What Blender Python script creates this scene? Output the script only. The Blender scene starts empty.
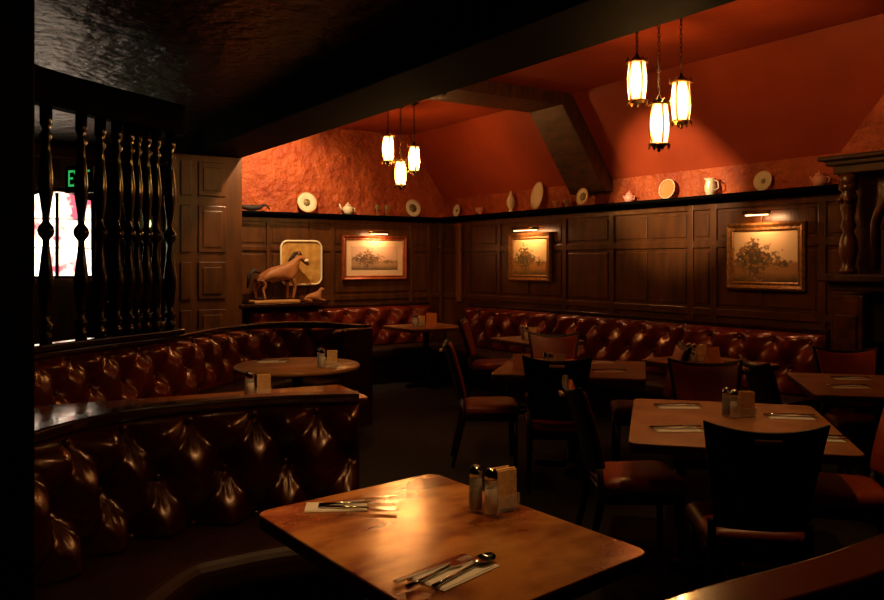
import bpy, bmesh, math, random
from mathutils import Vector, Matrix
random.seed(7)
C = bpy.context.scene.collection
PI = math.pi

# ---------------------------------------------------------------- camera, world, light, exposure
EYE = (9.5, -6.3, 1.55)
YAW = math.atan(528/800)                      # angle between the long wall and the view
SN, CS = math.sin(YAW), math.cos(YAW)
def W(lat, dep):                              # plan position measured from the viewer's spot
    return (EYE[0] + SN*lat - CS*dep, EYE[1] + CS*lat + SN*dep)
VIEW_ROT = math.atan2(CS, SN)                 # world angle of the viewer's right-hand direction

cam_data = bpy.data.cameras.new('camera')
cam = bpy.data.objects.new('camera', cam_data); C.objects.link(cam)
cam.location = EYE
cam.rotation_euler = (PI/2, 0, VIEW_ROT)
cam_data.sensor_width = 36; cam_data.lens = 36*800/884
cam_data.shift_y = -38/884
cam_data.clip_start = 0.05
bpy.context.scene.camera = cam

wd = bpy.data.worlds.new('world'); bpy.context.scene.world = wd
wd.use_nodes = True
wd.node_tree.nodes['Background'].inputs[0].default_value = (0.05, 0.03, 0.03, 1)
wd.node_tree.nodes['Background'].inputs[1].default_value = 0.0
vs = bpy.context.scene.view_settings
vs.view_transform = 'Standard'; vs.look = 'None'; vs.gamma = 1; vs.use_curve_mapping = False
vs.exposure = 0.0

WARM = (1.0, 0.52, 0.18)
def spot(name, loc, target, power, size_deg, color=WARM, blend=0.7, radius=0.04):
    l = bpy.data.lights.new(name, 'SPOT'); l.energy = power; l.color = color
    l.spot_size = math.radians(size_deg); l.spot_blend = blend; l.shadow_soft_size = radius
    o = bpy.data.objects.new(name, l); C.objects.link(o); o.location = loc
    d = Vector(target) - Vector(loc)
    o.rotation_euler = d.to_track_quat('-Z', 'Y').to_euler()
    return o
def point(name, loc, power, color=WARM, radius=0.05, parent=None):
    l = bpy.data.lights.new(name, 'POINT'); l.energy = power; l.color = color; l.shadow_soft_size = radius
    o = bpy.data.objects.new(name, l); C.objects.link(o); o.location = loc
    if parent: o.parent = parent
    return o
# downlights, no fittings seen, several added as fill (housings are built further down)
LANTERN_STRENGTH = 330
PICTURE_LIGHT = 3.2
NEAR_DOWN = (*W(-0.15, 2.85), 3.03)
spot('unseen_downlight', NEAR_DOWN, (*W(-0.14, 2.65), 0.75), 62, 52)
VIEW_FILL = (*W(0.75, 1.9), 3.03)
spot('unseen_downlight', VIEW_FILL, (*W(-1.05, 3.1), 0.75), 75, 62, radius=0.1)  # added front fill for the near booth leather, out of view
VIEW_FILL2 = (*W(0.0, 3.6), 3.03)
spot('unseen_downlight', VIEW_FILL2, (*W(1.2, 5.4), 0.75), 8, 80)  # added weak fill towards the middle chairs, no such lamp seen
BOOTH_FILL = (*W(-0.85, 4.2), 3.03)
spot('unseen_downlight', BOOTH_FILL, (*W(-1.0, 5.5), 0.75), 90, 58)  # added to brighten the booth tables, kept out of frame
GLOW = (1.15, -2.75, 3.27)
spot('unseen_downlight', GLOW, (0.0, -2.55, 2.15), 190, 105, (1.0, 0.66, 0.34))
BEAM_FILL = (4.35, -3.02, 2.92)
spot('beam_fill_lamp', (4.3, -2.84, 2.86), (4.15, 0.0, 2.25), 600, 34, (1.0, 0.7, 0.38))  # added fill for the upper plaster, source hidden behind the beam
TABLE_FILL = (*W(1.4, 4.0), 3.24)
spot('unseen_downlight', (TABLE_FILL[0], TABLE_FILL[1], 3.24), (*W(1.4, 4.0), 0.75), 50, 50)  # added to lift the bare brown tabletop, fitting unseen

# ---------------------------------------------------------------- materials
def lin(h):
    h = h.lstrip('#'); v = [int(h[i:i+2], 16)/255 for i in (0, 2, 4)]
    return tuple((x/12.92 if x <= 0.04045 else ((x+0.055)/1.055)**2.4) for x in v) + (1,)
def mat(name, col, rough=0.5, metal=0.0, col2=None, scale=6, stretch=(1, 1, 1), bump=0.0, bscale=None, emit=None, estr=0,
        trans=0.0, coat=0.0, rough2=None, detail=5, spec=0.5, ramp=(0.35, 0.7), bdist=0.02, bdetail=6, tint=None):
    m = bpy.data.materials.new(name); m.use_nodes = True
    nt = m.node_tree; N = nt.nodes; L = nt.links; b = N['Principled BSDF']
    b.inputs['Base Color'].default_value = lin(col); b.inputs['Roughness'].default_value = rough
    b.inputs['Metallic'].default_value = metal
    b.inputs['Transmission Weight'].default_value = trans
    b.inputs['Coat Weight'].default_value = coat; b.inputs['Coat Roughness'].default_value = 0.25 if coat > 0.45 else 0.05
    b.inputs['Specular IOR Level'].default_value = spec
    tc = N.new('ShaderNodeTexCoord'); mp = N.new('ShaderNodeMapping'); mp.inputs['Scale'].default_value = stretch
    L.new(tc.outputs['Object'], mp.inputs['Vector'])
    if col2 or rough2 is not None:
        n = N.new('ShaderNodeTexNoise'); n.inputs['Scale'].default_value = scale; n.inputs['Detail'].default_value = detail
        L.new(mp.outputs['Vector'], n.inputs['Vector'])
        r = N.new('ShaderNodeMapRange'); r.inputs['From Min'].default_value = ramp[0]; r.inputs['From Max'].default_value = ramp[1]
        L.new(n.outputs['Fac'], r.inputs['Value'])
        if col2:
            mx = N.new('ShaderNodeMix'); mx.data_type = 'RGBA'
            mx.inputs[6].default_value = lin(col); mx.inputs[7].default_value = lin(col2)
            L.new(r.outputs['Result'], mx.inputs[0]); L.new(mx.outputs[2], b.inputs['Base Color'])
        if rough2 is not None:
            r2 = N.new('ShaderNodeMapRange'); r2.inputs['To Min'].default_value = rough; r2.inputs['To Max'].default_value = rough2
            L.new(r.outputs['Result'], r2.inputs['Value']); L.new(r2.outputs['Result'], b.inputs['Roughness'])
    if tint:
        b.inputs['Specular Tint'].default_value = (*tint, 1); b.inputs['Coat Tint'].default_value = (*tint, 1)
    if bump:
        n2 = N.new('ShaderNodeTexNoise'); n2.inputs['Scale'].default_value = bscale or scale; n2.inputs['Detail'].default_value = bdetail
        L.new(mp.outputs['Vector'], n2.inputs['Vector'])
        bp = N.new('ShaderNodeBump'); bp.inputs['Strength'].default_value = bump; bp.inputs['Distance'].default_value = bdist
        L.new(n2.outputs['Fac'], bp.inputs['Height']); L.new(bp.outputs['Normal'], b.inputs['Normal'])
    if emit:
        b.inputs['Emission Color'].default_value = lin(emit) if isinstance(emit, str) else (*emit, 1)
        b.inputs['Emission Strength'].default_value = estr
    return m
M = dict(
    plaster=mat('red_plaster', '#B65420', 0.62, col2='#923510', scale=3.5, bump=1.0, bscale=10, bdist=0.06),
    plaster_ceiling=mat('red_ceiling_plaster', '#A8421A', 0.6, col2='#923310', scale=2, bump=0.35, bscale=7),
    panel=mat('dark_panelling', '#58300F', 0.34, col2='#3A1C08', scale=4, stretch=(3, 3, 0.5), bump=0.1, bscale=14),
    beam=mat('dark_beam', '#22140C', 0.6, col2='#150C07', scale=5, bump=0.2, spec=0.25),
    black_beam=mat('black_beam', '#050303', 0.8, col2='#030202', scale=5, bump=0.15, spec=0.04),
    rafter=mat('rafter_timber', '#54301A', 0.5, col2='#25150B', scale=6, stretch=(1, 4, 1), bump=0.25),
    black_ceiling=mat('black_textured_ceiling', '#241C14', 0.30, col2='#161009', scale=8, bump=1.0, bscale=7, bdist=0.04),
    floor=mat('dark_carpet', '#120A0A', 0.95, col2='#1A0C0C', scale=30),
    leather=mat('oxblood_leather', '#66220C', 0.26, col2='#4A1607', scale=5, coat=0.6, tint=(1, 0.62, 0.42), bump=0.12, bscale=60, bdist=0.004),
    leather_dark=mat('dark_brown_leather', '#381505', 0.34, col2='#260D03', scale=5, coat=1.0, tint=(1, 0.6, 0.34), bump=0.15, bscale=45, bdist=0.004),
    leather_seat=mat('seat_leather', '#2C1008', 0.5, col2='#1E0A05', scale=5, bump=0.15, bscale=45, bdist=0.004, spec=0.3),
    leather_chair=mat('chair_leather', '#943814', 0.36, col2='#7A2A0E', scale=6, bump=0.1, bscale=50, bdist=0.004),
    leather_back=mat('dark_chair_back', '#1A0C08', 0.5, col2='#120805', scale=6),
    cap=mat('polished_cap_wood', '#32140A', 0.2, col2='#1E0B05', scale=7, stretch=(2, 2, 2), coat=0.3),
    wood=mat('dark_stained_wood', '#26130B', 0.35, col2='#170B06', scale=6, stretch=(4, 4, 1)),
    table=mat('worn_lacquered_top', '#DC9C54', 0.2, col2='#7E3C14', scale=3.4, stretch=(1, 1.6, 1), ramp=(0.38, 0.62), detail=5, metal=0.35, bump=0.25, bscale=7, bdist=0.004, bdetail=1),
    table_far=mat('brown_tabletop', '#A87448', 0.34, col2='#8A5630', scale=5, rough2=0.42),
    table_gloss=mat('polished_tabletop', '#9A5428', 0.1, col2='#7E3F1C', scale=5, rough2=0.2),
    edge=mat('table_edge_band', '#4A220F', 0.3),
    iron=mat('black_iron', '#0D0B0B', 0.4, metal=0.6),
    brass=mat('aged_brass', '#A87B3A', 0.28, metal=0.95),
    dark_brass=mat('dark_bronze', '#3A2615', 0.4, metal=0.8),
    satin_brass=mat('satin_brass', '#D8AA70', 0.5, metal=0.3),
    chrome=mat('chrome', '#C8C4BE', 0.12, metal=1.0),
    glass=mat('clear_glass', '#F4F0E8', 0.04, trans=1.0),
    salt=mat('white_salt', '#E8DCC8', 0.8), pepper=mat('ground_pepper', '#1A1411', 0.8),
    napkin=mat('white_napkin', '#F6EEE2', 0.85), paper=mat('sugar_packets', '#F4CC90', 0.7, col2='#D8A468', scale=60),
    china=mat('cream_china', '#E6D6B4', 0.25), china_white=mat('white_china', '#EFE6D6', 0.25), china_pink=mat('pink_china', '#E3A08E', 0.3),
    china_tan=mat('tan_stoneware', '#C48A4E', 0.4), motif=mat('painted_motif', '#5B5236', 0.4, col2='#A8935A', scale=40),
    gold=mat('gilt_frame', '#9A6B35', 0.35, metal=0.5, col2='#6E4420', scale=30, bump=0.4, bscale=60),
    redframe=mat('red_gilt_frame', '#8A3A1E', 0.35, metal=0.3, col2='#A85A30', scale=20),
    mount=mat('cream_mount', '#E8C49A', 0.8),
    cornice=mat('cornice_oak', '#3A1C0C', 0.6, col2='#241108', scale=8, spec=0.25),
    carved=mat('carved_dark_oak', '#5A2E12', 0.3, col2='#2E160A', scale=14, bump=0.35, bscale=35, bdist=0.01),
    horse=mat('tan_horse', '#B06E38', 0.55, col2='#8A4E24', scale=9), mane=mat('dark_mane', '#23130C', 0.7),
    tray=mat('golden_tray', '#D9A85A', 0.35, col2='#B07A35', scale=10), tray_rim=mat('pale_tray_rim', '#F0DDB8', 0.3),
    lens=mat('lit_lamp_lens', '#FFE0B0', 0.5, emit=(1.0, 0.55, 0.2), estr=6),
    plens=mat('lit_picture_lamp', '#FFE0B0', 0.5, emit=(1.0, 0.6, 0.3), estr=4),
    exit_green=mat('lit_green_letters', '#20C060', 0.5, emit=(0.03, 0.42, 0.1), estr=1.0),
    sconce=mat('lit_green_globe', '#D8E8A0', 0.4, emit=(0.75, 0.95, 0.3), estr=2.2),
    thin_glass=None, orange_card=mat('orange_card', '#D9823C', 0.6),
)
def window_mat():
    m = bpy.data.materials.new('daylit_leaded_glass'); m.use_nodes = True; nt = m.node_tree; N = nt.nodes; L = nt.links
    b = N['Principled BSDF']; b.inputs['Roughness'].default_value = 0.3
    tc = N.new('ShaderNodeTexCoord'); n = N.new('ShaderNodeTexNoise'); n.inputs['Scale'].default_value = 3.2; n.inputs['Detail'].default_value = 3
    L.new(tc.outputs['Object'], n.inputs['Vector'])
    cr = N.new('ShaderNodeValToRGB'); e = cr.color_ramp.elements
    e[0].position = 0.40; e[0].color = (0.34, 0.05, 0.07, 1); e[1].position = 0.56; e[1].color = (1, 0.9, 0.62, 1)
    L.new(n.outputs['Fac'], cr.inputs['Fac']); L.new(cr.outputs['Color'], b.inputs['Emission Color'])
    L.new(cr.outputs['Color'], b.inputs['Base Color']); b.inputs['Emission Strength'].default_value = 4.2
    return m
M['window'] = window_mat()
def lantern_glass():
    m = bpy.data.materials.new('frosted_amber_glass'); m.use_nodes = True; nt = m.node_tree; N = nt.nodes; L = nt.links
    N.remove(N['Principled BSDF']); out = N['Material Output']
    tr = N.new('ShaderNodeBsdfTransparent'); tr.inputs[0].default_value = (1, 0.9, 0.72, 1)
    tl = N.new('ShaderNodeBsdfTranslucent'); tl.inputs[0].default_value = (1, 0.8, 0.5, 1)
    em = N.new('ShaderNodeEmission'); em.inputs[0].default_value = (1, 0.55, 0.16, 1); em.inputs[1].default_value = 1.2
    m1 = N.new('ShaderNodeMixShader'); m1.inputs[0].default_value = 0.5; L.new(tr.outputs[0], m1.inputs[1]); L.new(tl.outputs[0], m1.inputs[2])
    ad = N.new('ShaderNodeAddShader'); L.new(m1.outputs[0], ad.inputs[0]); L.new(em.outputs[0], ad.inputs[1]); L.new(ad.outputs[0], out.inputs[0])
    return m
M['lantern_glass'] = lantern_glass()
M['bulb'] = mat('glowing_bulb', '#FFE0B0', 0.5, emit=(1.0, 0.55, 0.2), estr=LANTERN_STRENGTH)
def thin_glass():
    m = bpy.data.materials.new('thin_clear_glass'); m.use_nodes = True; nt = m.node_tree; N = nt.nodes; L = nt.links
    b = N['Principled BSDF']; b.inputs['Roughness'].default_value = 0.06; b.inputs['Base Color'].default_value = (0.9, 0.88, 0.82, 1)
    b.inputs['Alpha'].default_value = 0.22; b.inputs['Specular IOR Level'].default_value = 0.9
    return m
M['glass'] = thin_glass()
def painting_mat(name, sky, land, tree, seed, vx=1.0):
    m = bpy.data.materials.new(name); m.use_nodes = True; nt = m.node_tree; N = nt.nodes; L = nt.links
    b = N['Principled BSDF']; b.inputs['Roughness'].default_value = 0.6
    tc = N.new('ShaderNodeTexCoord'); sep = N.new('ShaderNodeSeparateXYZ'); L.new(tc.outputs['Generated'], sep.inputs[0])
    mp = N.new('ShaderNodeMapping'); mp.inputs['Location'].default_value = (seed, seed, seed); L.new(tc.outputs['Generated'], mp.inputs[0])
    n = N.new('ShaderNodeTexNoise'); n.inputs['Scale'].default_value = 6.5; n.inputs['Detail'].default_value = 6; L.new(mp.outputs[0], n.inputs['Vector'])
    def mth(op, x, y, z=None):
        q = N.new('ShaderNodeMath'); q.operation = op
        for i, t in enumerate((x, y, z)):
            if t is None: continue
            if isinstance(t, (int, float)): q.inputs[i].default_value = t
            else: L.new(t, q.inputs[i])
        return q.outputs[0]
    X_ = sep.outputs['X']; Z_ = sep.outputs['Z']
    n2 = N.new('ShaderNodeTexNoise'); n2.inputs['Scale'].default_value = 14; n2.inputs['Detail'].default_value = 5; L.new(mp.outputs[0], n2.inputs['Vector'])
    def ramp(v, stops):
        r = N.new('ShaderNodeValToRGB'); e = r.color_ramp.elements
        e[0].position = stops[0][0]; e[0].color = lin(stops[0][1]); e[1].position = stops[-1][0]; e[1].color = lin(stops[-1][1])
        for p_, c_ in stops[1:-1]: x = e.new(p_); x.color = lin(c_)
        L.new(v, r.inputs['Fac']); return r.outputs['Color']
    def mixc(f, a_, b_):
        q = N.new('ShaderNodeMix'); q.data_type = 'RGBA'; L.new(f, q.inputs[0]); L.new(a_, q.inputs[6]); L.new(b_, q.inputs[7]); return q.outputs[2]
    wob = mth('ADD', Z_, mth('MULTIPLY', mth('SUBTRACT', n.outputs['Fac'], 0.5), 0.22))
    ground = ramp(wob, [(0.0, tree), (0.2, land), (0.34, land), (0.42, sky), (1.0, sky)])
    foliage = ramp(n2.outputs['Fac'], [(0.35, tree), (0.52, tree), (0.68, land)])
    dx_ = mth('ABSOLUTE', mth('SUBTRACT', X_, 0.34), 0.0); dz_ = mth('ABSOLUTE', mth('SUBTRACT', Z_, 0.45), 0.0)
    m1 = mth('SUBTRACT', mth('SUBTRACT', 0.44, mth('MULTIPLY', dx_, 0.8)), mth('MULTIPLY', dz_, 0.75))
    dx2 = mth('ABSOLUTE', mth('SUBTRACT', X_, 0.78), 0.0); dz2 = mth('ABSOLUTE', mth('SUBTRACT', Z_, 0.34), 0.0)
    m2 = mth('SUBTRACT', mth('SUBTRACT', 0.30, mth('MULTIPLY', dx2, 1.0)), mth('MULTIPLY', dz2, 1.5))
    msk = mth('ADD', mth('MAXIMUM', m1, m2), mth('MULTIPLY', mth('SUBTRACT', n2.outputs['Fac'], 0.5), 0.9))
    mr = N.new('ShaderNodeMapRange'); mr.inputs['From Min'].default_value = 0.12; mr.inputs['From Max'].default_value = 0.2; L.new(msk, mr.inputs['Value'])
    L.new(mixc(mr.outputs['Result'], ground, foliage), b.inputs['Base Color']); return m
M['paint_big'] = painting_mat('landscape_painting', '#D8B888', '#9A6A38', '#4A3A1E', 3.1)
M['paint_small'] = painting_mat('garden_painting', '#E0BE80', '#A8702E', '#4E4420', 7.7)
M['paint_left'] = painting_mat('village_print', '#D8B090', '#B08A60', '#6A5038', 11.3)

# ---------------------------------------------------------------- mesh helpers
class MB:
    def __init__(s): s.v = []; s.f = []; s.sm = []
    def add(s, vs, fs, smooth=False, M_=None):
        o = len(s.v)
        s.v += [tuple(M_ @ Vector(p)) if M_ else tuple(p) for p in vs]
        s.f += [tuple(i+o for i in f) for f in fs]; s.sm += [smooth]*len(fs); return s
    def box(s, x0, x1, y0, y1, z0, z1, M_=None):
        v = [(x, y, z) for x in (x0, x1) for y in (y0, y1) for z in (z0, z1)]
        return s.add(v, [(0,1,3,2),(4,6,7,5),(0,4,5,1),(2,3,7,6),(0,2,6,4),(1,5,7,3)], False, M_)
    def prism(s, poly, z0, z1, M_=None):        # polygon in x,y (counter clockwise)
        n = len(poly); v = [(x, y, z0) for x, y in poly] + [(x, y, z1) for x, y in poly]
        f = [tuple(range(n-1, -1, -1)), tuple(range(n, 2*n))] + [(i, (i+1) % n, (i+1) % n+n, i+n) for i in range(n)]
        return s.add(v, f, False, M_)
    def lathe(s, prof, n=20, c=(0, 0, 0), M_=None, smooth=True):   # prof: (r, z)
        v = []; f = []
        for r, z in prof:
            for k in range(n):
                a = 2*PI*k/n; v.append((c[0]+r*math.cos(a), c[1]+r*math.sin(a), c[2]+z))
        for i in range(len(prof)-1):
            for k in range(n):
                k2 = (k+1) % n; f.append((i*n+k, i*n+k2, (i+1)*n+k2, (i+1)*n+k))
        f.append(tuple(range(n-1, -1, -1))); m = (len(prof)-1)*n; f.append(tuple(range(m, m+n)))
        return s.add(v, f, smooth, M_)
    def tube(s, pts, r, n=8, M_=None, closed=False):
        pts = [Vector(p) for p in pts]; rr = r if isinstance(r, (list, tuple)) else [r]*len(pts)
        v = []; f = []; prev = None; m = len(pts)
        for i, p in enumerate(pts):
            t = (pts[(i+1) % m]-pts[i-1]) if closed else (pts[min(i+1, m-1)]-pts[max(i-1, 0)])
            t.normalize()
            if prev is None:
                u = t.cross(Vector((0, 0, 1))); u = u if u.length > 0.05 else t.cross(Vector((1, 0, 0)))
            else: u = prev - t*prev.dot(t)
            u.normalize(); prev = u; w = t.cross(u)
            for k in range(n):
                a = 2*PI*k/n; v.append(p + (u*math.cos(a)+w*math.sin(a))*rr[i])
        for i in range(m if closed else m-1):
            for k in range(n):
                k2 = (k+1) % n; j = (i+1) % m; f.append((i*n+k, i*n+k2, j*n+k2, j*n+k))
        if not closed: f.append(tuple(range(n-1, -1, -1))); f.append(tuple(range((m-1)*n, m*n)))
        return s.add(v, f, True, M_)
    def ball(s, c, r, n=12, M_=None):
        rx, ry, rz = r if isinstance(r, (list, tuple)) else (r, r, r); v = []; f = []; h = n//2
        for i in range(1, h):
            for k in range(n):
                a = PI*i/h; b = 2*PI*k/n; v.append((c[0]+rx*math.sin(a)*math.cos(b), c[1]+ry*math.sin(a)*math.sin(b), c[2]+rz*math.cos(a)))
        for i in range(h-2):
            for k in range(n): f.append((i*n+k, (i+1)*n+k, (i+1)*n+(k+1) % n, i*n+(k+1) % n))
        f.append(tuple(range(n))); f.append(tuple(range((h-2)*n+n-1, (h-2)*n-1, -1)))
        return s.add(v, f, True, M_)
def grid_mesh(mb, rows, smooth=True):          # rows: list of equal-length lists of points
    n = len(rows[0]); v = [p for r in rows for p in r]
    f = [(i*n+j, i*n+j+1, (i+1)*n+j+1, (i+1)*n+j) for i in range(len(rows)-1) for j in range(n-1)]
    return mb.add(v, f, smooth)
def obj(name, mb, material, parent=None, bevel=0.0, kind=None, label=None, world=False, seg=2):
    me = bpy.data.meshes.new(name)
    vs_ = mb.v
    if world and parent is not None:
        l = parent.location; vs_ = [(x-l[0], y-l[1], z-l[2]) for x, y, z in vs_]
    me.from_pydata(vs_, [], mb.f); me.update()
    me.polygons.foreach_set('use_smooth', mb.sm)
    me.materials.append(M[material] if isinstance(material, str) else material)
    o = bpy.data.objects.new(name, me); C.objects.link(o)
    if parent is not None: o.parent = parent
    if bevel:
        b = o.modifiers.new('bevel', 'BEVEL'); b.width = bevel; b.segments = seg; b.limit_method = 'ANGLE'; b.angle_limit = 0.7
        b.harden_normals = False
    if kind: o['kind'] = kind
    if label: o['label'] = label
    return o
def tag(o, label, cat, group=None):
    o['label'] = label; o['category'] = cat
    if group: o['group'] = group
    return o
def thing(name, label, cat, loc=(0, 0, 0), rz=0, group=None):
    o = bpy.data.objects.new(name, None); C.objects.link(o); o.location = loc; o.rotation_euler = (0, 0, rz)
    o.empty_display_size = 0.1
    return tag(o, label, cat, group)
def dup(root, loc, rz, label, group=None):
    r = root.copy(); C.objects.link(r); r.location = loc; r.rotation_euler = (0, 0, rz); r['label'] = label
    if group: r['group'] = group
    for ch in list(root.children):
        c = ch.copy(); C.objects.link(c); c.parent = r
        for g in list(ch.children):
            d = g.copy(); C.objects.link(d); d.parent = c
    return r
def struct(name, mb, material, bevel=0.0): return obj(name, mb, material, None, bevel, kind='structure')
def Tm(loc, rz=0, rx=0, ry=0): return Matrix.Translation(loc) @ Matrix.Rotation(rz, 4, 'Z') @ Matrix.Rotation(ry, 4, 'Y') @ Matrix.Rotation(rx, 4, 'X')

# ---------------------------------------------------------------- room shell
SHELF_Z = 2.17; FOLD_Z = 2.44; CEIL = 3.30; LOW = 3.05
BEAM_Z = 2.78; BY0, BY1 = -3.66, -3.06
struct('floor', MB().box(-1.7, 13.2, -10.2, 0.1, -0.1, 0.0), 'floor')
struct('wall_right', MB().box(-0.1, 13.1, 0.0, 0.12, 0, SHELF_Z), 'panel')
struct('wall_right_upper', MB().box(-0.1, 13.1, 0.0, 0.12, SHELF_Z, FOLD_Z+0.02), 'plaster')
struct('wall_left', MB().box(-0.12, 0.0, -3.3, 0.0, 0, SHELF_Z), 'panel')
struct('wall_left_upper', MB().box(-0.12, 0.0, -3.3, 0.0, SHELF_Z, CEIL+0.1), 'plaster')
# sloped ceiling along the right wall, flat red ceiling
mb = MB(); mb.add([(0, 0, FOLD_Z), (13.1, 0, FOLD_Z), (13.1, -0.6, CEIL), (0, -0.6, CEIL), (0, 0.12, FOLD_Z), (13.1, 0.12, FOLD_Z), (13.1, -0.6, CEIL+0.12), (0, -0.6, CEIL+0.12)],
    [(0,1,2,3), (4,7,6,5), (0,4,5,1), (0,3,7,4), (1,5,6,2), (3,2,6,7)])
struct('ceiling_slope', mb, 'plaster_ceiling')
struct('ceiling', MB().box(-0.12, 13.1, BY1-0.1, -0.6, CEIL, CEIL+0.12), 'plaster_ceiling')
struct('ceiling_low', MB().box(-1.7, 13.1, -10.2, BY0+0.05, LOW, LOW+0.15), 'black_ceiling')
# wide dark beam and its panelled pier
b = struct('trim_beam', MB().box(0.0, 13.1, BY0, BY1, BEAM_Z, CEIL+0.05), 'black_beam', 0.012)
mb = MB().box(0.0, 0.30, -3.86, BY1, 0, BEAM_Z)
for z0, z1 in ((0.15, 1.0), (1.12, 1.55), (1.66, 2.20), (2.31, 2.70)):      # raised fielded panels
    mb.box(0.30, 0.318, -3.78, -3.66, z0, z1); mb.box(0.30, 0.318, -3.58, -3.26, z0, z1); mb.box(0.318, 0.33, -3.53, -3.31, z0+0.06, z1-0.06)
struct('wall_pier', mb, 'panel', 0.006)
# lobby behind the spindle screen
struct('wall_lobby', MB().box(-1.72, -1.6, -10.2, -3.3, 0, LOW), 'panel')
struct('wall_lobby_side', MB().box(-1.6, 0.0, -3.42, -3.3, 0, LOW+0.3), 'beam')
struct('wall_front', MB().box(-1.7, 13.1, -10.2, -10.1, 0, LOW), 'beam')
struct('wall_back', MB().box(13.0, 13.12, -10.2, 0.1, 0, CEIL+0.1), 'beam')
# panelling rails and stiles on both walls (trim)
mb = MB()
xs = [0.62, 1.3, 2.55, 3.3, 4.35, 4.62, 5.7, 6.4, 7.3, 8.2]
for x in xs: mb.box(x-0.035, x+0.035, -0.022, 0, 0.0, SHELF_Z-0.05)
for z in (1.08, 1.72, 2.08): mb.box(0.0, 13.0, -0.02, 0, z-0.035, z+0.035)
for i in range(len(xs)-1):
    for z0, z1 in ((1.13, 1.67), (1.77, 2.03)):
        x0, x1 = xs[i]+0.06, xs[i+1]-0.06
        if x1-x0 > 0.7:
            xm = (x0+x1)/2; mb.box(x0, xm-0.03, -0.012, 0, z0+0.02, z1-0.02); mb.box(xm+0.03, x1, -0.012, 0, z0+0.02, z1-0.02)
        else: mb.box(x0, x1, -0.012, 0, z0+0.02, z1-0.02)
struct('trim_1', mb, 'panel', 0.006)
mb = MB(); ys = [-3.05, -2.62, -2.05, -1.75, -0.55, -0.25, -0.05]
for y in ys: mb.box(0, 0.022, y-0.03, y+0.03, 0, SHELF_Z-0.05)
for z in (1.08, 1.72, 2.08): mb.box(0, 0.02, -3.1, 0, z-0.03, z+0.03)
for i in range(len(ys)-1):
    if ys[i+1]-ys[i] > 0.3:
        for z0, z1 in ((1.13, 1.67), (1.77, 2.03)): mb.box(0, 0.012, ys[i]+0.05, ys[i+1]-0.05, z0+0.02, z1-0.02)
struct('trim_2', mb, 'panel', 0.006)
# corner post
struct('trim_3', MB().box(0.37, 0.47, -0.055, 0, 1.0, 2.08).box(0.35, 0.49, -0.065, 0, 2.02, 2.08), mat('corner_post_wood', '#7A4420', 0.4), 0.015)
# plate shelf round the two walls, small dentils below
mb = MB().box(0.0, 6.05, -0.19, 0, SHELF_Z-0.03, SHELF_Z).box(0.0, 6.05, -0.06, 0, SHELF_Z-0.065, SHELF_Z-0.03)
mb.box(0.0, 0.16, -3.12, -0.16, SHELF_Z-0.03, SHELF_Z).box(0.0, 0.06, -3.12, -0.16, SHELF_Z-0.065, SHELF_Z-0.03)
for k in range(60): mb.box(0.2+k*0.095, 0.235+k*0.095, -0.08, -0.05, SHELF_Z-0.052, SHELF_Z-0.03)
struct('trim_plate_shelf', mb, 'black_beam', 0.005)
# rafter: down the slope, and its beam across the flat ceiling
mb = MB(); x0, x1 = 2.77, 3.31; dn = 0.16
dx, dz = -0.6, CEIL-FOLD_Z; L_ = math.hypot(dx, dz); ny, nz = dz/L_*-1, -0.6/L_   # normal into the room
pts = [(0.0, FOLD_Z-0.11), (-0.6, CEIL), (0.0, CEIL)]
pr = [(0.0, FOLD_Z-0.13), (-0.13, FOLD_Z-0.13), (-0.72, CEIL-0.13), (-0.72, CEIL), (0.0, CEIL)]
v = [(x0, y, z) for y, z in pr] + [(x1, y, z) for y, z in pr]; n = len(pr)
mb.add(v, [tuple(range(n)), tuple(range(2*n-1, n-1, -1))] + [(i, i+n, (i+1) % n+n, (i+1) % n) for i in range(n)])
mb.box(x0, x1, BY1, -0.72, CEIL-0.13, CEIL)
struct('trim_rafter', mb, 'rafter', 0.01)
# lobby windows
def window(n, y0, y1, z0, z1, arch, bars=True):
    x = -1.595; pts = [(y0, z0), (y1, z0)]
    if arch:
        for k in range(13):
            t = k/12; yy = y1+(y0-y1)*t; pts.append((yy, z1-0.12+0.12*math.sin(PI*min(1, max(0, t)))))
    else: pts += [(y1, z1), (y0, z1)]
    fr = bpy.data.objects.new('window_%d' % n, None)
    mb = MB(); nn = len(pts)
    v = [(x, p[0], p[1]) for p in pts] + [(x+0.03, p[0], p[1]) for p in pts]
    mb.add(v, [tuple(range(nn-1, -1, -1)), tuple(range(nn, 2*nn))] + [(i, (i+1) % nn, (i+1) % nn+nn, i+nn) for i in range(nn)])
    root = obj('window_%d' % n, MB().tube([(x+0.04, p[0], p[1]) for p in pts], 0.03, 6, closed=True), 'wood', kind='structure')
    obj('pane', mb, 'window', root)
    if bars:
        mb = MB()
        ym = (y0+y1)/2
        for yy in (ym,): mb.box(x+0.03, x+0.05, yy-0.02, yy+0.02, z0, z1-0.04)
        for k in range(1, 3): z = z0+(z1-z0)*k/3; mb.box(x+0.03, x+0.04, y0, y1, z-0.006, z+0.006)
        obj('glazing_bar', mb, 'wood', root)
window(1, -5.22, -4.38, 1.36, 2.46, True)
window(2, -3.50, -3.44, 0.75, 2.30, False, False)
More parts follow.
